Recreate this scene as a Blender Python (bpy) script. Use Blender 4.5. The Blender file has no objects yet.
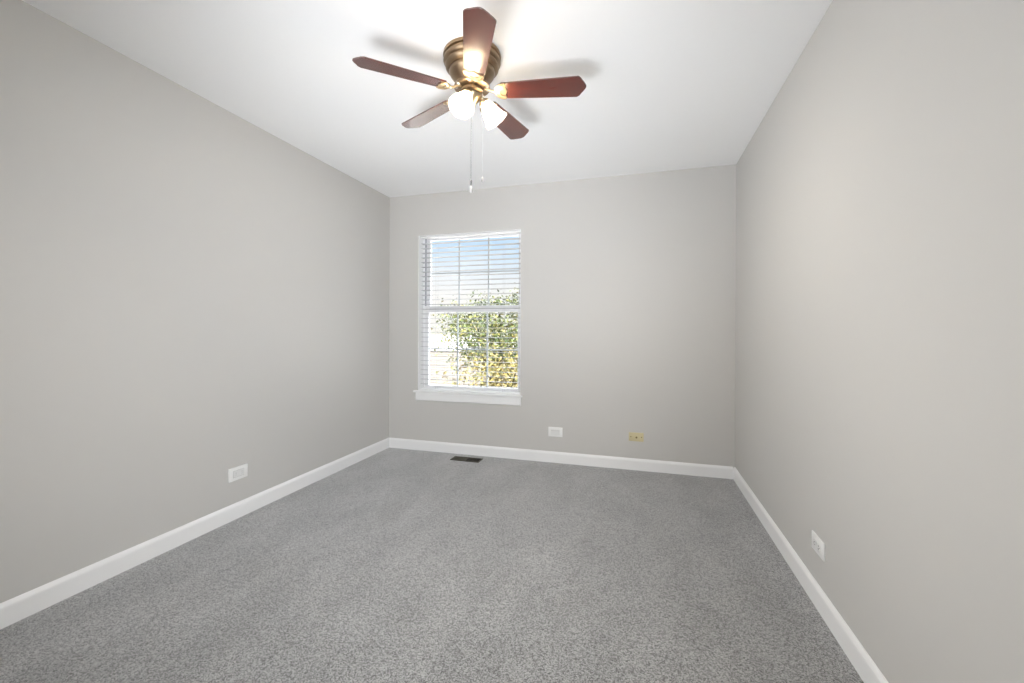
import bpy, bmesh, math, random
from mathutils import Vector, Matrix, noise

R = math.radians
SC = bpy.context.scene
COL = SC.collection

# ------------------------------------------------------------------ camera
cd = bpy.data.cameras.new('camera')
cam = bpy.data.objects.new('camera', cd)
COL.objects.link(cam)
cd.sensor_fit = 'HORIZONTAL'
cd.sensor_width = 36.0
cd.lens = 36.0 * 427.125 / 1024
cd.shift_y = -11.02 / 1024
cd.clip_start = 0.02
cd.clip_end = 500
cam.location = (0, 0, 1.1453)
cam.rotation_euler = (Matrix.Rotation(R(16.451), 3, 'Z') @ Matrix.Rotation(R(90), 3, 'X') @ Matrix.Rotation(R(0.219), 3, 'Z')).to_euler()
SC.camera = cam

# ------------------------------------------------------------------ colour management
SC.view_settings.view_transform = 'Standard'
SC.view_settings.look = 'None'
SC.view_settings.gamma = 1
SC.view_settings.use_curve_mapping = False
SC.view_settings.exposure = 0.19
SC.cycles.max_bounces = 14
SC.cycles.diffuse_bounces = 8
SC.cycles.transparent_max_bounces = 12
SC.cycles.sample_clamp_indirect = 8.0

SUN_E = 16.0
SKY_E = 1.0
BULB_E = 1250.0
FILL_A = 0.8
FILL_B = 9.0
FILL_C = 24.5
FILL_D = 16.0

# ------------------------------------------------------------------ sky
world = bpy.data.worlds.new('sky')
SC.world = world
world.use_nodes = True
wn, wl = world.node_tree.nodes, world.node_tree.links
wn.clear()
w_out = wn.new('ShaderNodeOutputWorld')
w_bg = wn.new('ShaderNodeBackground')
w_tc = wn.new('ShaderNodeTexCoord')
w_sep = wn.new('ShaderNodeSeparateXYZ')
w_map = wn.new('ShaderNodeMapping')
w_map.inputs['Scale'].default_value = (2.2, 2.2, 7.0)
w_no = wn.new('ShaderNodeTexNoise')
w_no.inputs['Scale'].default_value = 2.3
w_no.inputs['Detail'].default_value = 5
w_ramp = wn.new('ShaderNodeValToRGB')
cr = w_ramp.color_ramp
cr.elements[0].position = 0.0
cr.elements[0].color = (0.98, 0.93, 0.87, 1)
cr.elements[1].position = 0.60
cr.elements[1].color = (0.86, 0.90, 0.97, 1)
for p, c in ((0.08, (0.97, 0.94, 0.92)), (0.13, (0.86, 0.91, 0.97)), (0.175, (0.66, 0.81, 0.97)), (0.23, (0.46, 0.69, 0.96)), (0.30, (0.55, 0.74, 0.96))):
    e = cr.elements.new(p)
    e.color = (*c, 1)
w_cl = wn.new('ShaderNodeValToRGB')
w_cl.color_ramp.elements[0].position = 0.47
w_cl.color_ramp.elements[0].color = (0, 0, 0, 1)
w_cl.color_ramp.elements[1].position = 0.66
w_cl.color_ramp.elements[1].color = (1, 1, 1, 1)
w_mix = wn.new('ShaderNodeMix')
w_mix.data_type = 'RGBA'
w_mix.inputs[7].default_value = (0.97, 0.97, 0.98, 1)
wl.new(w_tc.outputs['Generated'], w_sep.inputs[0])
wl.new(w_tc.outputs['Generated'], w_map.inputs[0])
wl.new(w_map.outputs[0], w_no.inputs['Vector'])
wl.new(w_sep.outputs['Z'], w_ramp.inputs[0])
wl.new(w_no.outputs[0], w_cl.inputs[0])
wl.new(w_cl.outputs[0], w_mix.inputs[0])
wl.new(w_ramp.outputs[0], w_mix.inputs[6])
wl.new(w_mix.outputs[2], w_bg.inputs['Color'])
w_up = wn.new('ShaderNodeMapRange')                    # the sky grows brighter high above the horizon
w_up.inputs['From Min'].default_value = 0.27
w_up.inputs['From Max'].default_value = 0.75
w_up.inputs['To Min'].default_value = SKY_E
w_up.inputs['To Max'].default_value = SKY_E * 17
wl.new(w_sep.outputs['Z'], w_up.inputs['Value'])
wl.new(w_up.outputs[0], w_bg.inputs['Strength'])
wl.new(w_bg.outputs[0], w_out.inputs[0])

# ------------------------------------------------------------------ sun (stands behind this side of the house) and added fill lamps out of view at the rear end
sd = bpy.data.lights.new('sun', 'SUN')
sd.energy = SUN_E
sd.angle = R(0.8)
sd.color = (1.0, 0.96, 0.89)
sun = bpy.data.objects.new('sun', sd)
COL.objects.link(sun)
sun.location = (2, -6, 9)
sun.rotation_euler = Vector((-0.25, 0.75, -1.0)).to_track_quat('-Z', 'Y').to_euler()



def area_light(name, energy, size, loc, aim, spread, color):
    ad = bpy.data.lights.new(name, 'AREA')
    ad.shape = 'RECTANGLE'
    ad.size, ad.size_y = size
    ad.energy = energy
    ad.color = color
    ad.spread = R(spread)
    o = bpy.data.objects.new(name, ad)
    COL.objects.link(o)
    o.location = loc
    o.rotation_euler = (Vector(aim) - Vector(loc)).to_track_quat('-Z', 'Y').to_euler()
    return o


if FILL_A: area_light('fill_back_wall', FILL_A, (1.6, 1.6), (-0.80, -0.50, 1.30), (-0.80, 3.6, 2.3), 90, (0.965, 0.985, 1.005))  # added lamp behind the camera, a weak fill toward the back wall
if FILL_B: area_light('fill_ceiling', FILL_B, (1.2, 0.7), (-1.00, 0.05, 0.25), (-0.80, 2.75, 2.44), 64, (0.95, 0.98, 1.025))  # added unseen lamp near the floor, aimed up to brighten the far ceiling
if FILL_C: area_light('fill_left_wall', FILL_C, (0.8, 1.5), (0.25, -0.50, 1.30), (-2.3, 3.2, 0.95), 78, (0.965, 0.985, 1.005))  # added lamp before the solid rear wall, lifts the far left wall
if FILL_D: area_light('fill_right_wall', FILL_D, (0.8, 1.5), (-1.85, -0.50, 1.30), (0.72, 2.0, 1.6), 76, (0.965, 0.985, 1.005))  # added lamp in the rear left corner, brightens the right wall


# ------------------------------------------------------------------ material helpers
def mat(name, color=(0.8, 0.8, 0.8), rough=0.5, metal=0.0, spec=0.5, **kw):
    m = bpy.data.materials.new(name)
    m.use_nodes = True
    b = m.node_tree.nodes['Principled BSDF']
    b.inputs['Base Color'].default_value = (*color, 1)
    b.inputs['Roughness'].default_value = rough
    b.inputs['Metallic'].default_value = metal
    b.inputs['Specular IOR Level'].default_value = spec
    for k, v in kw.items():
        b.inputs[k.replace('_', ' ')].default_value = v
    return m


def nd(m, t, **props):
    n = m.node_tree.nodes.new(t)
    for k, v in props.items():
        setattr(n, k, v)
    return n


def lk(m, a, b):
    m.node_tree.links.new(a, b)


def bsdf(m):
    return m.node_tree.nodes['Principled BSDF']


def bump(m, scale, strength, dist=0.002, detail=2.0):
    tc = nd(m, 'ShaderNodeTexCoord')
    no = nd(m, 'ShaderNodeTexNoise')
    no.inputs['Scale'].default_value = scale
    no.inputs['Detail'].default_value = detail
    bu = nd(m, 'ShaderNodeBump')
    bu.inputs['Strength'].default_value = strength
    bu.inputs['Distance'].default_value = dist
    lk(m, tc.outputs['Object'], no.inputs['Vector'])
    lk(m, no.outputs[0], bu.inputs['Height'])
    lk(m, bu.outputs[0], bsdf(m).inputs['Normal'])
    return no


M = {}
M['wall'] = mat('wall_paint', (0.555, 0.543, 0.522), 0.55, spec=0.25)
bump(M['wall'], 260, 0.06, 0.001)
M['ceiling'] = mat('ceiling_paint', (0.93, 0.93, 0.93), 0.8, spec=0.15)
bump(M['ceiling'], 180, 0.08, 0.001)
M['trim'] = mat('white_trim_paint', (0.84, 0.84, 0.84), 0.35)
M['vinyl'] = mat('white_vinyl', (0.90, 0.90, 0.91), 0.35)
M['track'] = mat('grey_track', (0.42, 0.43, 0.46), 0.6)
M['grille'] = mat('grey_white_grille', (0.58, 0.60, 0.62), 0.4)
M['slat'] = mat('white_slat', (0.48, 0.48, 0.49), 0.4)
M['plate'] = mat('white_plastic', (0.82, 0.82, 0.81), 0.3)
M['receptacle'] = mat('white_receptacle', (0.74, 0.74, 0.73), 0.35)
M['slot'] = mat('dark_slot', (0.10, 0.10, 0.10), 0.7)
M['almond'] = mat('almond_plastic', (0.60, 0.53, 0.32), 0.35)
M['almond_dark'] = mat('brass_jack', (0.16, 0.12, 0.03), 0.4)
M['register'] = mat('brown_register', (0.060, 0.054, 0.034), 0.45, spec=0.4)
M['cavity'] = mat('dark_duct', (0.012, 0.011, 0.01), 0.9)
M['screw'] = mat('steel_screw', (0.62, 0.61, 0.58), 0.3, 1.0)
M['chain'] = mat('steel_chain', (0.12, 0.12, 0.125), 0.5, 0.5)
M['pale_chain'] = mat('pale_chain', (0.55, 0.55, 0.55), 0.5)
M['pendant'] = mat('pale_pendant', (0.30, 0.29, 0.285), 0.3)
M['bronze'] = mat('brushed_bronze', (0.31, 0.225, 0.145), 0.36, 1.0)
M['brass'] = mat('pale_brass', (0.52, 0.42, 0.28), 0.32, 1.0)


def carpet():
    """Cut-pile carpet: speckled light and dark yarn tips, with faint broad tracks where the pile leans."""
    m = mat('grey_carpet', (0.3, 0.3, 0.3), 1.0, spec=0.05)
    b = bsdf(m)
    b.inputs['Sheen Weight'].default_value = 0.8
    b.inputs['Sheen Roughness'].default_value = 0.4
    tc = nd(m, 'ShaderNodeTexCoord')
    tuft = nd(m, 'ShaderNodeTexVoronoi')
    tuft.inputs['Scale'].default_value = 250
    fine = nd(m, 'ShaderNodeTexNoise')
    fine.inputs['Scale'].default_value = 215
    fine.inputs['Detail'].default_value = 6
    fine.inputs['Roughness'].default_value = 0.85
    mp = nd(m, 'ShaderNodeMapping')
    mp.inputs['Scale'].default_value = (1.6, 0.8, 1)
    mp.inputs['Rotation'].default_value = (0, 0, 0.5)
    big = nd(m, 'ShaderNodeTexNoise')
    big.inputs['Scale'].default_value = 3.0
    big.inputs['Detail'].default_value = 3
    sep = nd(m, 'ShaderNodeSeparateColor')
    mixv = nd(m, 'ShaderNodeMath', operation='MULTIPLY_ADD')      # yarn value = random tuft * 0.45 + noise
    mixv.inputs[1].default_value = 0.45
    ramp = nd(m, 'ShaderNodeValToRGB')
    ramp.color_ramp.elements[0].position = 0.45
    ramp.color_ramp.elements[0].color = (0.068, 0.067, 0.067, 1)
    ramp.color_ramp.elements[1].position = 1.0
    ramp.color_ramp.elements[1].color = (0.495, 0.495, 0.497, 1)
    mul = nd(m, 'ShaderNodeMix', data_type='RGBA', blend_type='MULTIPLY')
    mul.inputs[0].default_value = 1.0
    br = nd(m, 'ShaderNodeMapRange')
    br.inputs['From Min'].default_value = 0.3
    br.inputs['From Max'].default_value = 0.7
    br.inputs['To Min'].default_value = 0.86
    br.inputs['To Max'].default_value = 1.12
    bu = nd(m, 'ShaderNodeBump')
    bu.inputs['Strength'].default_value = 0.5
    bu.inputs['Distance'].default_value = 0.004
    for n in (fine, tuft, mp):
        lk(m, tc.outputs['Object'], n.inputs['Vector'])
    lk(m, mp.outputs[0], big.inputs['Vector'])
    lk(m, tuft.outputs['Color'], sep.inputs[0])
    lk(m, sep.outputs[0], mixv.inputs[0])
    lk(m, fine.outputs[0], mixv.inputs[2])
    lk(m, mixv.outputs[0], ramp.inputs[0])
    lk(m, mixv.outputs[0], bu.inputs['Height'])
    lk(m, big.outputs[0], br.inputs['Value'])
    lk(m, ramp.outputs[0], mul.inputs[6])
    lk(m, br.outputs[0], mul.inputs[7])
    lk(m, mul.outputs[2], b.inputs['Base Color'])
    lk(m, bu.outputs[0], b.inputs['Normal'])
    return m


M['carpet'] = carpet()


def wood(name, dark, light):
    """Varnished wood, the grain running along the blade (generated coordinates of each blade run along its length)."""
    m = mat(name, light, 0.28, spec=0.0)
    b = bsdf(m)
    b.inputs['Coat Weight'].default_value = 1.0
    b.inputs['Coat Roughness'].default_value = 0.22
    b.inputs['Coat IOR'].default_value = 2.2
    uv = nd(m, 'ShaderNodeUVMap')
    mp = nd(m, 'ShaderNodeMapping')
    mp.inputs['Scale'].default_value = (4.0, 70.0, 1.0)
    no = nd(m, 'ShaderNodeTexNoise')
    no.inputs['Scale'].default_value = 1.0
    no.inputs['Detail'].default_value = 4
    no.inputs['Distortion'].default_value = 0.4
    rp = nd(m, 'ShaderNodeValToRGB')
    rp.color_ramp.elements[0].position = 0.3
    rp.color_ramp.elements[0].color = (*dark, 1)
    rp.color_ramp.elements[1].position = 0.7
    rp.color_ramp.elements[1].color = (*light, 1)
    lk(m, uv.outputs[0], mp.inputs[0])
    lk(m, mp.outputs[0], no.inputs['Vector'])
    lk(m, no.outputs[0], rp.inputs[0])
    lk(m, rp.outputs[0], b.inputs['Base Color'])
    return m


M['mahogany'] = wood('mahogany', (0.055, 0.010, 0.007), (0.15, 0.027, 0.014))


def glass():
    m = bpy.data.materials.new('window_glass')
    m.use_nodes = True
    m.node_tree.nodes.clear()
    out = nd(m, 'ShaderNodeOutputMaterial')
    tr = nd(m, 'ShaderNodeBsdfTransparent')
    tr.inputs[0].default_value = (0.97, 0.98, 0.98, 1)
    gl = nd(m, 'ShaderNodeBsdfGlossy')
    gl.inputs['Roughness'].default_value = 0.02
    fr = nd(m, 'ShaderNodeFresnel')
    fr.inputs[0].default_value = 1.45
    mx = nd(m, 'ShaderNodeMixShader')
    lk(m, fr.outputs[0], mx.inputs[0])
    lk(m, tr.outputs[0], mx.inputs[1])
    lk(m, gl.outputs[0], mx.inputs[2])
    lk(m, mx.outputs[0], out.inputs[0])
    return m


M['glass'] = glass()


def frosted():
    m = bpy.data.materials.new('frosted_glass')
    m.use_nodes = True
    m.node_tree.nodes.clear()
    out = nd(m, 'ShaderNodeOutputMaterial')
    tl = nd(m, 'ShaderNodeBsdfTranslucent')
    tl.inputs[0].default_value = (0.93, 0.84, 0.66, 1)
    df = nd(m, 'ShaderNodeBsdfDiffuse')
    df.inputs[0].default_value = (0.90, 0.86, 0.78, 1)
    tr = nd(m, 'ShaderNodeBsdfTransparent')
    a = nd(m, 'ShaderNodeMixShader')
    a.inputs[0].default_value = 0.20
    c = nd(m, 'ShaderNodeMixShader')
    c.inputs[0].default_value = 0.15
    lk(m, tl.outputs[0], a.inputs[1])
    lk(m, df.outputs[0], a.inputs[2])
    lk(m, a.outputs[0], c.inputs[1])
    lk(m, tr.outputs[0], c.inputs[2])
    lk(m, c.outputs[0], out.inputs[0])
    return m


M['frosted'] = frosted()
M['bulb'] = mat('lit_bulb', (1, 1, 1), 0.4)
bsdf(M['bulb']).inputs['Emission Color'].default_value = (1.0, 0.92, 0.80, 1)
bsdf(M['bulb']).inputs['Emission Strength'].default_value = BULB_E


def leafy(name, cols):
    m = mat(name, cols[0], 0.6, spec=0.2)
    g = nd(m, 'ShaderNodeNewGeometry')
    rp = nd(m, 'ShaderNodeValToRGB')
    e = rp.color_ramp.elements
    e[0].position, e[0].color = 0.0, (*cols[0], 1)
    e[1].position, e[1].color = 1.0, (*cols[-1], 1)
    for i, c in enumerate(cols[1:-1]):
        x = e.new((i + 1) / (len(cols) - 1))
        x.color = (*c, 1)
    lk(m, g.outputs['Random Per Island'], rp.inputs[0])
    lk(m, rp.outputs[0], bsdf(m).inputs['Base Color'])
    return m


M['leaf_green'] = leafy('green_leaves', [(0.011, 0.022, 0.004), (0.034, 0.054, 0.008), (0.072, 0.084, 0.014), (0.15, 0.125, 0.028)])
M['leaf_gold'] = leafy('golden_leaves', [(0.030, 0.036, 0.005), (0.075, 0.062, 0.009), (0.13, 0.094, 0.020), (0.18, 0.14, 0.05)])
M['bark'] = mat('bark', (0.02, 0.016, 0.012), 0.9, spec=0.1)
bump(M['bark'], 30, 0.5, 0.01)
M['ground'] = mat('pale_concrete', (0.40, 0.38, 0.36), 0.9, spec=0.1)
n_ = bump(M['ground'], 6, 0.2, 0.01)
M['siding'] = mat('pale_siding', (0.145, 0.130, 0.116), 0.7, spec=0.2)
M['roof'] = mat('pale_shingles', (0.20, 0.188, 0.175), 0.9, spec=0.1)
M['house_glass'] = mat('dark_house_glass', (0.05, 0.06, 0.07), 0.1)


# ------------------------------------------------------------------ mesh helpers
def box(bm, lo, hi, mtx=None, bev=0.0):
    x0, y0, z0 = lo
    x1, y1, z1 = hi
    pts = [(x0, y0, z0), (x1, y0, z0), (x1, y1, z0), (x0, y1, z0), (x0, y0, z1), (x1, y0, z1), (x1, y1, z1), (x0, y1, z1)]
    vs = [bm.verts.new(Vector(p) if mtx is None else mtx @ Vector(p)) for p in pts]
    fs = [bm.faces.new([vs[i] for i in f]) for f in
          ((0, 3, 2, 1), (4, 5, 6, 7), (0, 1, 5, 4), (1, 2, 6, 5), (2, 3, 7, 6), (3, 0, 4, 7))]
    if bev:
        es = list({e for f in fs for e in f.edges})
        bmesh.ops.bevel(bm, geom=es, offset=bev, segments=2, affect='EDGES', profile=0.5)
    return vs


def lathe(bm, prof, seg=40, mtx=None, cap0=False, cap1=False, rfun=None):
    rings = []
    for k, (r, z) in enumerate(prof):
        ring = []
        for i in range(seg):
            a = 2 * math.pi * i / seg
            rr = r if rfun is None else rfun(k, a, r)
            p = Vector((rr * math.cos(a), rr * math.sin(a), z))
            ring.append(bm.verts.new(p if mtx is None else mtx @ p))
        rings.append(ring)
    for a, b in zip(rings, rings[1:]):
        for i in range(seg):
            j = (i + 1) % seg
            bm.faces.new((a[i], a[j], b[j], b[i]))
    if cap0:
        bm.faces.new(rings[0][::-1])
    if cap1:
        bm.faces.new(rings[-1])
    return rings


def tube(bm, pts, rad, seg=8, mtx=None, caps=True):
    pts = [Vector(p) for p in pts]
    if not isinstance(rad, (list, tuple)):
        rad = [rad] * len(pts)
    rings = []
    up = Vector((0.31, 0.17, 0.93)).normalized()
    for i, p in enumerate(pts):
        t = (pts[min(i + 1, len(pts) - 1)] - pts[max(i - 1, 0)]).normalized()
        u = up if abs(t.dot(up)) < 0.95 else Vector((1, 0, 0))
        a = t.cross(u).normalized()
        b = t.cross(a).normalized()
        ring = []
        for k in range(seg):
            an = 2 * math.pi * k / seg
            q = p + (a * math.cos(an) + b * math.sin(an)) * rad[i]
            ring.append(bm.verts.new(q if mtx is None else mtx @ q))
        rings.append(ring)
    for a, b in zip(rings, rings[1:]):
        for k in range(seg):
            j = (k + 1) % seg
            bm.faces.new((a[k], a[j], b[j], b[k]))
    if caps:
        bm.faces.new(rings[0][::-1])
        bm.faces.new(rings[-1])


def prism(bm, outline, z0, z1, mtx=None, bev=0.0):
    """Extrude an (x, y) outline from z0 to z1."""
    f = lambda p: p if mtx is None else mtx @ p
    a = [bm.verts.new(f(Vector((x, y, z0)))) for x, y in outline]
    b = [bm.verts.new(f(Vector((x, y, z1)))) for x, y in outline]
    n = len(a)
    bm.faces.new(a[::-1])
    bm.faces.new(b)
    for i in range(n):
        j = (i + 1) % n
        bm.faces.new((a[i], a[j], b[j], b[i]))
    return a, b


def obj(name, bm, m, parent=None, smooth=False, angle=35):
    bmesh.ops.recalc_face_normals(bm, faces=bm.faces)
    me = bpy.data.meshes.new(name)
    bm.to_mesh(me)
    bm.free()
    me.materials.append(m)
    if smooth:
        me.shade_smooth()
        me.set_sharp_from_angle(angle=R(angle))
    o = bpy.data.objects.new(name, me)
    COL.objects.link(o)
    if parent is not None:
        o.parent = parent
    return o


def struct(name, bm, m, parent=None, **kw):
    o = obj(name, bm, m, parent, **kw)
    if parent is None:
        o['kind'] = 'structure'
    return o


def thing(name, label, cat, loc=(0, 0, 0), rot=(0, 0, 0), group=None):
    o = bpy.data.objects.new(name, None)
    COL.objects.link(o)
    o.location = loc
    o.rotation_euler = rot
    o.empty_display_size = 0.1
    o['label'] = label
    o['category'] = cat
    if group:
        o['group'] = group
    return o


NB = bmesh.new

# ------------------------------------------------------------------ room shell (metres; camera stands at x=0, y=0)
XL, XR, YB, YR, H, TH = -2.3357, 0.7244, 3.6681, -0.60, 2.44, 0.16
WX0, WX1, WZ0, WZ1 = -2.020, -1.003, 0.553, 2.048      # window opening in the back wall

b = NB(); box(b, (XL - TH, YR - TH, -0.20), (XR + TH, YB + TH, 0.0)); struct('floor', b, M['carpet'])
b = NB(); box(b, (XL - TH, YR - TH, H), (XR + TH, YB + TH, H + 0.2)); struct('ceiling', b, M['ceiling'])
b = NB(); box(b, (XL - TH, YR - TH, 0), (XL, YB + TH, H)); struct('wall_left', b, M['wall'])
b = NB(); box(b, (XR, YR - TH, 0), (XR + TH, YB + TH, H)); struct('wall_right', b, M['wall'])
b = NB(); box(b, (XL, YR - TH, 0), (XR, YR, H)); struct('wall_rear', b, M['wall'])

b = NB()
for y in (YB, YB + TH):
    o4 = [b.verts.new(p) for p in ((XL, y, 0), (XR, y, 0), (XR, y, H), (XL, y, H))]
    i4 = [b.verts.new(p) for p in ((WX0, y, WZ0), (WX1, y, WZ0), (WX1, y, WZ1), (WX0, y, WZ1))]
    for i in range(4):
        j = (i + 1) % 4
        b.faces.new((o4[i], o4[j], i4[j], i4[i]))
    if y == YB:
        f_in, f_out = i4, o4
for i in range(4):
    j = (i + 1) % 4
    b.faces.new((f_in[i], f_in[j], i4[j], i4[i]))
    b.faces.new((f_out[i], f_out[j], o4[j], o4[i]))
struct('wall_back', b, M['wall'])


def base_profile():
    return [(0, 0), (0.0135, 0), (0.0135, 0.072), (0.0125, 0.079), (0.0095, 0.085), (0.0060, 0.091), (0.0035, 0.094), (0, 0.094)]


def baseboard(name, p0, p1, n):
    """Run the profile from p0 to p1 with its thickness along n."""
    b = NB()
    p0, p1, n = Vector(p0), Vector(p1), Vector(n)
    A = [b.verts.new(p0 + n * t + Vector((0, 0, z))) for t, z in base_profile()]
    B = [b.verts.new(p1 + n * t + Vector((0, 0, z))) for t, z in base_profile()]
    b.faces.new(A); b.faces.new(B[::-1])
    for i in range(len(A)):
        j = (i + 1) % len(A)
        b.faces.new((A[i], A[j], B[j], B[i]))
    struct(name, b, M['trim'])


baseboard('baseboard_left', (XL, YR, 0), (XL, YB, 0), (1, 0, 0))
baseboard('baseboard_right', (XR, YR, 0), (XR, YB, 0), (-1, 0, 0))
baseboard('baseboard_back', (XL + 0.0135, YB, 0), (XR - 0.0135, YB, 0), (0, -1, 0))
baseboard('baseboard_rear', (XL + 0.0135, YR, 0), (XR - 0.0135, YR, 0), (0, 1, 0))

# white-painted lining of the window recess
b = NB()
for lo, hi in (((WX0, YB + 0.001, WZ0), (WX0 + 0.004, YB + 0.085, WZ1)), ((WX1 - 0.004, YB + 0.001, WZ0), (WX1, YB + 0.085, WZ1)),
               ((WX0 + 0.004, YB + 0.001, WZ1 - 0.004), (WX1 - 0.004, YB + 0.085, WZ1))):
    box(b, lo, hi)
struct('trim_2', b, M['trim'])

# stool and apron under the window
b = NB()
box(b, (WX0, YB - 0.002, WZ0 - 0.0), (WX1, YB + 0.085, WZ0 + 0.018))
box(b, (WX0 - 0.035, YB - 0.035, WZ0), (WX1 + 0.022, YB - 0.0005, WZ0 + 0.018), bev=0.005)
t1 = struct('trim_1', b, M['trim'])
b = NB()
ap = [(0, 0), (0, -0.077), (-0.010, -0.077), (-0.016, -0.069), (-0.016, -0.012), (-0.012, 0)]
A = [b.verts.new((WX0 - 0.016, YB + y, WZ0 + z)) for y, z in ap]
B = [b.verts.new((WX1 + 0.006, YB + y, WZ0 + z)) for y, z in ap]
b.faces.new(A); b.faces.new(B[::-1])
for i in range(len(A)):
    j = (i + 1) % len(A)
    b.faces.new((A[i], A[j], B[j], B[i]))
struct('apron', b, M['trim'], t1)

# ------------------------------------------------------------------ window (double hung, three by two lights in each sash)
win = bpy.data.objects.new('window_1', None)
COL.objects.link(win)
win.location = (0, 0, 0)
win['kind'] = 'structure'
FY = YB + 0.086                      # room face of the frame
GX0, GX1 = -1.958, -1.056            # glass edges
GZM = 1.345


def frame_rect(b, x0, x1, z0, z1, wl_, wr_, wb_, wt_, y0, y1, bev=0.002):
    box(b, (x0, y0, z0), (x0 + wl_, y1, z1), bev=bev)
    box(b, (x1 - wr_, y0, z0), (x1, y1, z1), bev=bev)
    box(b, (x0 + wl_, y0, z0), (x1 - wr_, y1, z0 + wb_), bev=bev)
    box(b, (x0 + wl_, y0, z1 - wt_), (x1 - wr_, y1, z1), bev=bev)


b = NB(); frame_rect(b, WX0, WX1, WZ0 + 0.005, WZ1, 0.022, 0.022, 0.02, 0.012, FY, FY + 0.07); obj('frame', b, M['vinyl'], win)
b = NB()
box(b, (WX0 + 0.0225, FY + 0.006, GZM + 0.02), (WX0 + 0.0365, FY + 0.012, WZ1 - 0.013))
obj('jamb_track', b, M['track'], win)


def sash(name, z0, z1, y, wb_, wt_):
    b = NB()
    x0, x1 = WX0 + 0.023, WX1 - 0.023
    frame_rect(b, x0, x1, z0, z1, GX0 - x0, x1 - GX1, wb_, wt_, y, y + 0.028)
    s = obj(name, b, M['vinyl'], win)
    gz0, gz1 = z0 + wb_, z1 - wt_
    b = NB(); box(b, (GX0 - 0.004, y + 0.012, gz0 - 0.004), (GX1 + 0.004, y + 0.016, gz1 + 0.004)); obj('pane', b, M['glass'], s)
    b = NB()
    w = 0.0075
    for k in (1, 2):
        x = GX0 + (GX1 - GX0) * k / 3
        box(b, (x - w, y + 0.017, gz0), (x + w, y + 0.023, gz1))
    zm = (gz0 + gz1) / 2
    box(b, (GX0, y + 0.0165, zm - w), (GX1, y + 0.0235, zm + w))
    obj('grille', b, M['grille'], s)
    return s


ls = sash('lower_sash', WZ0 + 0.026, GZM + 0.034, FY + 0.004, 0.033, 0.062)
us = sash('upper_sash', GZM - 0.028, WZ1 - 0.013, FY + 0.036, 0.060, 0.014)
b = NB(); box(b, (-1.54, FY - 0.004, GZM + 0.01), (-1.48, FY + 0.0035, GZM + 0.026), bev=0.003); obj('sash_lock', b, M['vinyl'], ls)

# ------------------------------------------------------------------ blind
BY = YB + 0.048
bl = thing('window_blind', 'white horizontal slatted blind with open slats hanging in the window', 'blind', (-1.511, BY, WZ1 - 0.004))
bl_inv = Matrix.Translation(-bl.location)
BX0, BX1 = WX0 + 0.012, WX1 - 0.012
b = NB(); box(b, (BX0, BY - 0.022, WZ1 - 0.020), (BX1, BY + 0.022, WZ1 - 0.0045), bl_inv, bev=0.003); obj('headrail', b, M['vinyl'], bl)
b = NB()
PITCH = 0.0449
zs = []
z = WZ1 - 0.072
while z > WZ0 + 0.06:
    zs.append(z)
    z -= PITCH
for z in zs:
    # a slightly crowned slat, front edge toward the room
    tl_ = math.tan(R(3))                                # tipped three degrees, outer edge down
    prof = [(-0.0235, -0.0008), (-0.012, 0.0008), (0, 0.0014), (0.012, 0.0008), (0.0235, -0.0008)]
    loop = [(y, zz + 0.0011) for y, zz in prof] + [(y, zz - 0.0011) for y, zz in prof[::-1]]
    A = [b.verts.new((BX0 - bl.location.x, y, z + dz - y * tl_ - bl.location.z)) for y, dz in loop]
    B = [b.verts.new((BX1 - bl.location.x, y, z + dz - y * tl_ - bl.location.z)) for y, dz in loop]
    n = len(loop)
    b.faces.new(A); b.faces.new(B[::-1])
    for i in range(n):
        j = (i + 1) % n
        b.faces.new((A[i], A[j], B[j], B[i]))
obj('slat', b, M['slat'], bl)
b = NB(); box(b, (BX0, BY - 0.025, WZ0 + 0.0185), (BX1, BY + 0.025, WZ0 + 0.034), bl_inv, bev=0.003); obj('bottom_rail', b, M['vinyl'], bl)
for x in (BX0 + 0.16, BX1 - 0.16):
    b = NB()
    for dy in (-0.0262, 0.0262):
        tube(b, [(x, BY + dy, WZ1 - 0.028), (x, BY + dy, WZ0 + 0.034)], 0.0007, 5, bl_inv)
    obj('ladder_cord', b, M['slat'], bl)

# ------------------------------------------------------------------ wall plates


def wall_frame(loc, facing):
    """Local x along the wall, local y up, local z out of the wall into the room."""
    rot = {'left': (R(90), 0, R(90)), 'right': (R(90), 0, R(-90)), 'back': (R(90), 0, 0)}[facing]
    return dict(loc=loc, rot=rot)


def plate_mesh(w, h, t=0.006):
    b = NB()
    box(b, (-w / 2, -h / 2, 0), (w / 2, h / 2, t), bev=0.0025)
    return b


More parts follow.
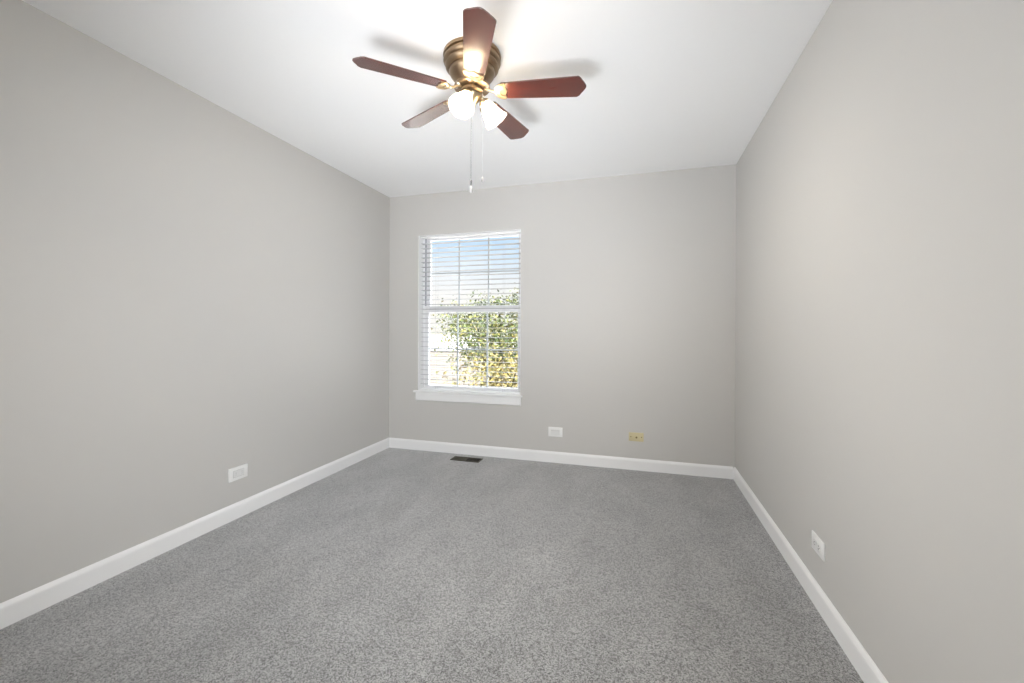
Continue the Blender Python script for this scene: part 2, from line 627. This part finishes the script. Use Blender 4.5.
def duplex(name, label, loc, facing, w=0.126, h=0.080, slot_mat=None, group=None):
    fr = wall_frame(loc, facing)
    t = thing(name, label, 'outlet', fr['loc'], fr['rot'], group)
    obj('cover_plate', plate_mesh(w, h), M['plate'], t, smooth=True)
    for sx in (-1, 1):
        b = NB()
        ol = []
        for i in range(28):
            a = 2 * math.pi * i / 28
            x, y = 0.0172 * math.cos(a), 0.0172 * math.sin(a)
            ol.append((sx * 0.0195 + max(-0.0135, min(0.0135, x)), y))
        # collapse duplicates made by the flattened sides
        cl = [p for i, p in enumerate(ol) if (p[0] - ol[i - 1][0]) ** 2 + (p[1] - ol[i - 1][1]) ** 2 > 1e-9]
        prism(b, cl, 0.0055, 0.0085)
        r = obj('receptacle', b, M['receptacle'], t)
        b = NB()
        cx = sx * 0.0195
        box(b, (cx - 0.0046, 0.0046, 0.0080), (cx + 0.0050, 0.0076, 0.0088))
        box(b, (cx - 0.0040, -0.0076, 0.0080), (cx + 0.0040, -0.0046, 0.0088))
        ol = [(cx + sx * 0.0085 + 0.0024 * math.cos(a * math.pi / 6), 0.0024 * math.sin(a * math.pi / 6)) for a in range(12)]
        prism(b, ol, 0.0080, 0.0088)
        obj('slot', b, slot_mat or M['slot'], r)
    b = NB(); lathe(b, [(0.0032, 0.0055), (0.0032, 0.0068), (0.002, 0.0074)], 14, None, True, True); obj('screw', b, M['plate'], t)
    return t


fr = wall_frame((XL, 2.020, 0.273), 'left')
t = thing('electrical_outlet', 'thick white sideways power outlet with rectangular insert on the left wall', 'outlet', fr['loc'], fr['rot'])
obj('cover_plate', plate_mesh(0.126, 0.080, 0.011), M['plate'], t, smooth=True)
b = NB(); box(b, (-0.037, -0.0205, 0.0100), (0.037, 0.0205, 0.0116)); obj('insert_gap', b, mat('grey_gap', (0.42, 0.42, 0.41), 0.6), t)
b = NB(); box(b, (-0.0355, -0.0190, 0.0100), (0.0355, 0.0190, 0.0135), bev=0.0012); r = obj('insert', b, M['receptacle'], t)
for sx in (-1, 1):
    cx = sx * 0.020
    b = NB()
    box(b, (cx - 0.0040, 0.0050, 0.0132), (cx + 0.0045, 0.0070, 0.0138))
    box(b, (cx - 0.0035, -0.0070, 0.0132), (cx + 0.0035, -0.0050, 0.0138))
    obj('slot', b, mat('grey_slot', (0.40, 0.40, 0.39), 0.6), r)

duplex('electrical_outlet', 'white sideways power outlet with dark slots on the right wall', (XR, 2.066, 0.256), 'right', h=0.074)

fr = wall_frame((-0.686, YB, 0.2655), 'back')
t = thing('electrical_outlet', 'white plate with rectangular insert on the back wall, right of the window', 'outlet', fr['loc'], fr['rot'])
obj('cover_plate', plate_mesh(0.124, 0.082), M['plate'], t, smooth=True)
b = NB(); box(b, (-0.040, -0.0240, 0.005), (0.040, 0.0240, 0.0078), bev=0.0015); r = obj('insert', b, M['receptacle'], t)
b = NB(); box(b, (-0.036, 0.0105, 0.0072), (0.036, 0.0125, 0.0082)); obj('seam', b, mat('grey_seam', (0.5, 0.5, 0.49), 0.6), r)

fr = wall_frame((-0.012, YB, 0.272), 'back')
t = thing('cable_wall_plate', 'yellowed almond wall plate with a dark jack on the back wall', 'wall plate', fr['loc'], fr['rot'])
obj('cover_plate', plate_mesh(0.118, 0.072), M['almond'], t, smooth=True)
b = NB()
lathe(b, [(0.0075, 0.0055), (0.0075, 0.009), (0.0048, 0.009), (0.0048, 0.014), (0.001, 0.0142)], 18, Matrix.Translation((0.002, -0.003, 0)), False, True)
obj('jack', b, M['almond_dark'], t, smooth=True)
for sx in (-1, 1):
    b = NB(); lathe(b, [(0.0042, 0.0055), (0.0042, 0.0068), (0.002, 0.0075)], 14, Matrix.Translation((sx * 0.042, 0, 0)), True, True)
    obj('screw', b, M['almond_dark'], t)

# ------------------------------------------------------------------ floor register
VX0, VX1, VY0, VY1 = -1.588, -1.320, 3.462, 3.570
vc = ((VX0 + VX1) / 2, (VY0 + VY1) / 2, 0)
v = thing('floor_register', 'brown metal floor vent set in the carpet under the window', 'vent', vc)
hw, hd = (VX1 - VX0) / 2, (VY1 - VY0) / 2
b = NB(); frame_rect(b, -hw, hw, -hd, hd, 0.010, 0.010, 0.010, 0.010, -0.001, 0.006, 0.001)
for vv in b.verts:                       # the helper works in x-z, so turn it flat
    vv.co = Vector((vv.co.x, vv.co.z, vv.co.y))
obj('frame', b, M['register'], v)
b = NB(); box(b, (-hw + 0.004, -hd + 0.004, 0.0003), (hw - 0.004, hd - 0.004, 0.001)); obj('duct_opening', b, M['cavity'], v)
for side in (-1, 1):
    b = NB()
    nf = 11
    for i in range(nf):
        x = side * (0.008 + (hw - 0.020) * i / (nf - 1))
        mt = Matrix.Translation((x, 0, 0.0035)) @ Matrix.Rotation(R(-42 * side), 4, 'Y')
        box(b, (-0.0042, -hd + 0.010, -0.0006), (0.0042, hd - 0.010, 0.0006), mt)
    obj('louver', b, M['register'], v)
b = NB(); box(b, (-0.004, -hd + 0.010, 0.001), (0.004, hd - 0.010, 0.006)); obj('crossbar', b, M['register'], v)

# ------------------------------------------------------------------ ceiling fan
FANX, FANY = -0.7545, 1.876
fan = thing('ceiling_fan', 'bronze five-blade ceiling fan with mahogany blades and lit glass shades', 'ceiling fan', (FANX, FANY, H))
ZB = -0.172                                            # blade plane below the ceiling

b = NB()
lathe(b, [(0.134, 0.0), (0.136, -0.006), (0.134, -0.014), (0.126, -0.017), (0.126, -0.022), (0.133, -0.026), (0.134, -0.036), (0.128, -0.043),
          (0.121, -0.046), (0.121, -0.050), (0.126, -0.054), (0.124, -0.064), (0.115, -0.072), (0.106, -0.075), (0.106, -0.079), (0.108, -0.083),
          (0.104, -0.094), (0.094, -0.108), (0.082, -0.120), (0.072, -0.130), (0.070, -0.136), (0.062, -0.140)], 64, None, True, True)
obj('motor_housing', b, M['bronze'], fan, smooth=True, angle=50)
b = NB()
lathe(b, [(0.030, -0.139), (0.080, -0.142), (0.084, -0.147), (0.084, -0.156), (0.076, -0.161), (0.030, -0.163)], 48, None, True, True)
obj('flywheel', b, M['bronze'], fan, smooth=True, angle=40)
b = NB()
lathe(b, [(0.050, -0.162), (0.056, -0.166), (0.056, -0.178), (0.049, -0.183), (0.040, -0.186)], 40, None, True, True)
sh_ = obj('switch_housing', b, M['bronze'], fan, smooth=True, angle=40)
b = NB()
lathe(b, [(0.040, -0.185), (0.045, -0.189), (0.043, -0.200), (0.034, -0.213), (0.020, -0.223), (0.014, -0.230), (0.016, -0.238), (0.010, -0.247), (0.003, -0.252)], 36, None, True, True)
fit = obj('light_fitter', b, M['brass'], fan, smooth=True, angle=50)

BLADE_AZ = (-65.0, 10.8, 78.5, 154.4, -136.8)
PITCHB = -12
blade_half = [(0.140, 0.046), (0.30, 0.0535), (0.492, 0.0615), (0.500, 0.056), (0.506, 0.048), (0.512, 0.037), (0.520, 0.026), (0.528, 0.012), (0.5315, 0.005)]
outline = [(r, -w) for r, w in blade_half] + [(r, w) for r, w in blade_half[::-1]]
outline = [(0.134, 0.030), (0.131, 0.012), (0.131, -0.012), (0.134, -0.030)] + outline
blade_me = None
for k, az in enumerate(BLADE_AZ):
    T = Matrix.Translation((0, 0, ZB)) @ Matrix.Rotation(R(az), 4, 'Z') @ Matrix.Rotation(R(PITCHB), 4, 'X')
    # blade, built flat with uv along its length
    b = NB()
    a_, b_ = prism(b, outline, -0.003, 0.003)
    es = [e for e in b.edges if abs(e.verts[0].co.z - e.verts[1].co.z) < 1e-6]
    bmesh.ops.bevel(b, geom=es, offset=0.0012, segments=2, affect='EDGES', profile=0.5)
    uvl = b.loops.layers.uv.new('grain')
    for f in b.faces:
        for l in f.loops:
            l[uvl].uv = (l.vert.co.x + k * 1.7, l.vert.co.y + k * 0.31)
    bmesh.ops.transform(b, matrix=T, verts=b.verts)
    obj('blade', b, M['mahogany'], fan)
    # blade iron: arm, flared half-round plate under the blade root, raised crescents, screws
    b = NB()
    tube(b, [(0.058, 0, 0.014), (0.075, 0, 0.010), (0.092, 0, 0.001), (0.105, 0, -0.004), (0.122, 0, -0.006)], [0.0075, 0.0065, 0.0055, 0.006, 0.006], 10)
    ol = [(0.157 - 0.050 * math.sin(math.pi * i / 18) ** 0.8, -0.047 * math.cos(math.pi * i / 18)) for i in range(19)]
    ol += [(0.163, 0.040), (0.158, 0.022), (0.166, 0.0), (0.158, -0.022), (0.163, -0.040)]
    prism(b, ol, -0.0075, -0.0034)
    for rr, off in ((0.040, 0.0), (0.026, 0.004)):
        tube(b, [(0.154 + off - rr * math.sin(math.pi * i / 16), -rr * 1.02 * math.cos(math.pi * i / 16), -0.0085) for i in range(17)], 0.0028, 6)
    bmesh.ops.transform(b, matrix=T, verts=b.verts)
    iron = obj('blade_iron', b, M['brass'], fan, smooth=True, angle=40)
    for x, y in ((0.150, -0.030), (0.150, 0.030), (0.136, 0.0)):
        b = NB()
        lathe(b, [(0.0045, -0.0070), (0.0045, -0.0092), (0.0025, -0.0105)], 12, T @ Matrix.Translation((x, y, 0)), True, True)
        obj('screw', b, M['brass'], iron)
    # knob-headed bolts fixing the iron to the flywheel
    for da in (-12, 12):
        b = NB()
        lathe(b, [(0.0085, 0.010), (0.0105, 0.004), (0.0095, -0.002), (0.005, -0.006), (0.001, -0.007)], 16,
              Matrix.Rotation(R(az + da), 4, 'Z') @ Matrix.Translation((0.074, 0, -0.158)), True, True)
        obj('bolt', b, M['screw'], iron, smooth=True)

for az in (27, 268):
    D = Vector((math.cos(R(az)), math.sin(R(az)), 0))
    ax = (D * math.cos(R(54)) + Vector((0, 0, -math.sin(R(54))))).normalized()
    base = D * 0.050 + Vector((0, 0, -0.206))
    T = Matrix.Translation(base) @ ax.to_track_quat('Z', 'Y').to_matrix().to_4x4()
    b = NB()
    tube(b, [D * 0.028 + Vector((0, 0, -0.192)), D * 0.042 + Vector((0, 0, -0.198)), base], [0.009, 0.010, 0.012], 12)
    lathe(b, [(0.012, -0.004), (0.020, 0.002), (0.026, 0.008), (0.027, 0.020), (0.025, 0.021), (0.012, 0.010)], 24, T, True, True)
    hold = obj('lamp_holder', b, M['brass'], fan, smooth=True)
    # bell-shaped glass with a softly scalloped lip
    prof = [(0.0235, 0.012), (0.0245, 0.022), (0.028, 0.034), (0.033, 0.046), (0.0375, 0.058), (0.041, 0.070), (0.044, 0.082), (0.048, 0.094), (0.0535, 0.105), (0.0585, 0.113)]
    inner = [(r - 0.0022, z) for r, z in prof[::-1]]
    full = prof + [(0.0575, 0.1145)] + inner

    def scallop(k, a, r, full=full):
        z = full[k][1]
        s = max(0.0, (z - 0.07) / 0.045)
        return r * (1 + 0.030 * s * math.cos(8 * a))
    b = NB()
    lathe(b, full, 48, T, rfun=scallop)
    obj('glass_shade', b, M['frosted'], fan, smooth=True, angle=60)
    b = NB()
    lathe(b, [(0.011, 0.018), (0.012, 0.030), (0.017, 0.040), (0.0225, 0.050), (0.0255, 0.062), (0.0235, 0.074), (0.016, 0.083), (0.006, 0.087), (0.001, 0.0875)], 24, T, True, True)
    obj('bulb', b, M['bulb'], fan, smooth=True)


def pull_chain(x, y, z0, z1, pend, name='pull_chain'):
    b = NB()
    tube(b, [(x * 0.75, y * 0.75, z0), (x, y, z0 - 0.012), (x, y, z1)], 0.0009 if pend else 0.0006, 6)
    n = int((z0 - 0.012 - z1) / 0.0075) if pend else 0
    for i in range(n):
        bmesh.ops.create_icosphere(b, subdivisions=1, radius=0.0016, matrix=Matrix.Translation((x, y, z0 - 0.012 - 0.0075 * i)))
    c = obj(name, b, M['chain'] if pend else M['pale_chain'], fan)
    b = NB()
    T = Matrix.Translation((x, y, z1))
    if pend:
        lathe(b, [(0.0015, 0.004), (0.0045, 0.0), (0.0045, -0.020), (0.003, -0.024)], 14, T, True, True)
        obj('chain_coupler', b, M['chain'], c, smooth=True)
        b = NB()
        lathe(b, [(0.0025, -0.0235), (0.0055, -0.028), (0.008, -0.036), (0.0085, -0.044), (0.006, -0.052), (0.002, -0.056)], 18, T, True, True)
        obj('chain_pendant', b, M['pendant'], c, smooth=True)
    else:
        lathe(b, [(0.001, 0.003), (0.0035, -0.002), (0.0045, -0.012), (0.0035, -0.020), (0.001, -0.023)], 14, T, True, True)
        obj('chain_pendant', b, M['pendant'], c, smooth=True)


pull_chain(0.018, -0.054, -0.170, -0.609, True)
pull_chain(0.058, -0.014, -0.170, -0.585, False)

# ------------------------------------------------------------------ outdoors, one storey below
GZ = -3.0
b = NB(); box(b, (-160, YB + 0.6, GZ - 0.3), (120, 260, GZ)); g = struct('ground', b, M['ground'])


def tree(name, label, loc, height, crown_c, crown_r, n_leaf, leaf, leaf_mat, seed, group=None, n_limb=9, clump=60):
    rnd = random.Random(seed)
    t = thing(name, label, 'tree', loc, group=group)
    C = Vector(crown_c)                                # local
    b = NB()
    trunk = [Vector((0, 0, 0))]
    top = Vector((C.x, C.y, C.z + crown_r[2] * 0.55))
    for i in range(1, 7):
        f = i / 6
        trunk.append(Vector((0, 0, 0)).lerp(top, f) + Vector((rnd.uniform(-.06, .06), rnd.uniform(-.06, .06), 0)))
    tube(b, trunk, [0.11 * (1 - 0.80 * i / 6) for i in range(7)], 10)
    obj('trunk', b, M['bark'], t, smooth=True)
    ends = []
    b = NB()
    for i in range(n_limb):
        f = 0.42 + 0.55 * i / n_limb
        p0 = Vector((0, 0, 0)).lerp(top, f)
        a = i * 2.4 + rnd.uniform(-.4, .4)
        tgt = C + Vector((crown_r[0] * 0.8 * math.cos(a), crown_r[1] * 0.8 * math.sin(a), crown_r[2] * rnd.uniform(-0.55, 0.85)))
        mid = p0.lerp(tgt, 0.5) + Vector((0, 0, -0.08))
        tube(b, [p0, mid, tgt], [0.035, 0.022, 0.008], 7)
        ends += [mid, tgt]
        for j in range(3):
            s = mid.lerp(tgt, rnd.uniform(0, .8))
            e = s + Vector((rnd.uniform(-.5, .5), rnd.uniform(-.5, .5), rnd.uniform(-.15, .5)))
            tube(b, [s, e], [0.012, 0.004], 5)
            ends.append(e)
    obj('branches', b, M['bark'], t, smooth=True)
    b = NB()
    cl = []
    for i in range(clump):
        while True:
            q = Vector((rnd.uniform(-1, 1), rnd.uniform(-1, 1), rnd.uniform(-1, 1)))
            if 0.25 < q.length < 1:
                break
        cl.append(C + Vector((q.x * crown_r[0], q.y * crown_r[1], q.z * crown_r[2])))
    cl += ends
    for i in range(n_leaf):
        c = rnd.choice(cl)
        p = c + Vector((rnd.gauss(0, .20), rnd.gauss(0, .20), rnd.gauss(0, .15)))
        s = leaf * rnd.uniform(.6, 1.3)
        M3 = Matrix.Translation(p) @ Matrix.Rotation(rnd.uniform(0, 6.28), 4, 'Z') @ Matrix.Rotation(rnd.uniform(-1.1, 1.1), 4, 'X') @ Matrix.Rotation(rnd.uniform(-.8, .8), 4, 'Y')
        pts = [(0, -s * 1.2, 0), (s * .62, -s * .15, s * .16), (0, s * 1.2, -s * .1), (-s * .62, -s * .15, s * .16)]
        vs = [b.verts.new(M3 @ Vector(q)) for q in pts]
        b.faces.new((vs[0], vs[1], vs[2])); b.faces.new((vs[0], vs[2], vs[3]))
    f = obj('foliage', b, leaf_mat, t)
    return t


tree('leafy_tree', 'green tree seen through the upper part of the lower window sash', (-3.5, 10.4, GZ), 5, (0.1, 0, 4.1), (1.6, 1.15, 0.92), 9500, 0.038, M['leaf_green'], 4, clump=120)
tree('autumn_tree', 'golden yellow leafed tree seen low behind the window glass', (-2.2, 6.6, GZ), 4, (-0.05, 0, 3.0), (0.80, 0.8, 0.72), 5500, 0.031, M['leaf_gold'], 11, clump=70)

house = thing('house', 'pale house with a low roof seen beyond the trees', 'house', (-13, 34, GZ))
b = NB(); box(b, (-12, -4, 0), (10, 4, 2.6)); wl_h = obj('wall', b, M['siding'], house)
b = NB()
for y in (-4.02,):
    for i in range(12):
        box(b, (-12, y, 0.1 + i * 0.2), (10, y + 0.02, 0.115 + i * 0.2))
obj('siding_course', b, M['siding'], wl_h)
b = NB()
A = [b.verts.new(p) for p in ((-12.15, -4.12, 2.58), (10.15, -4.12, 2.58), (10.15, 4.12, 2.58), (-12.15, 4.12, 2.58))]
B = [b.verts.new(p) for p in ((-9.5, 0, 3.7), (7.5, 0, 3.7))]
b.faces.new((A[0], A[1], B[1], B[0])); b.faces.new((A[1], A[2], B[1])); b.faces.new((A[2], A[3], B[0], B[1])); b.faces.new((A[3], A[0], B[0])); b.faces.new(A[::-1])
obj('roof', b, M['roof'], house)
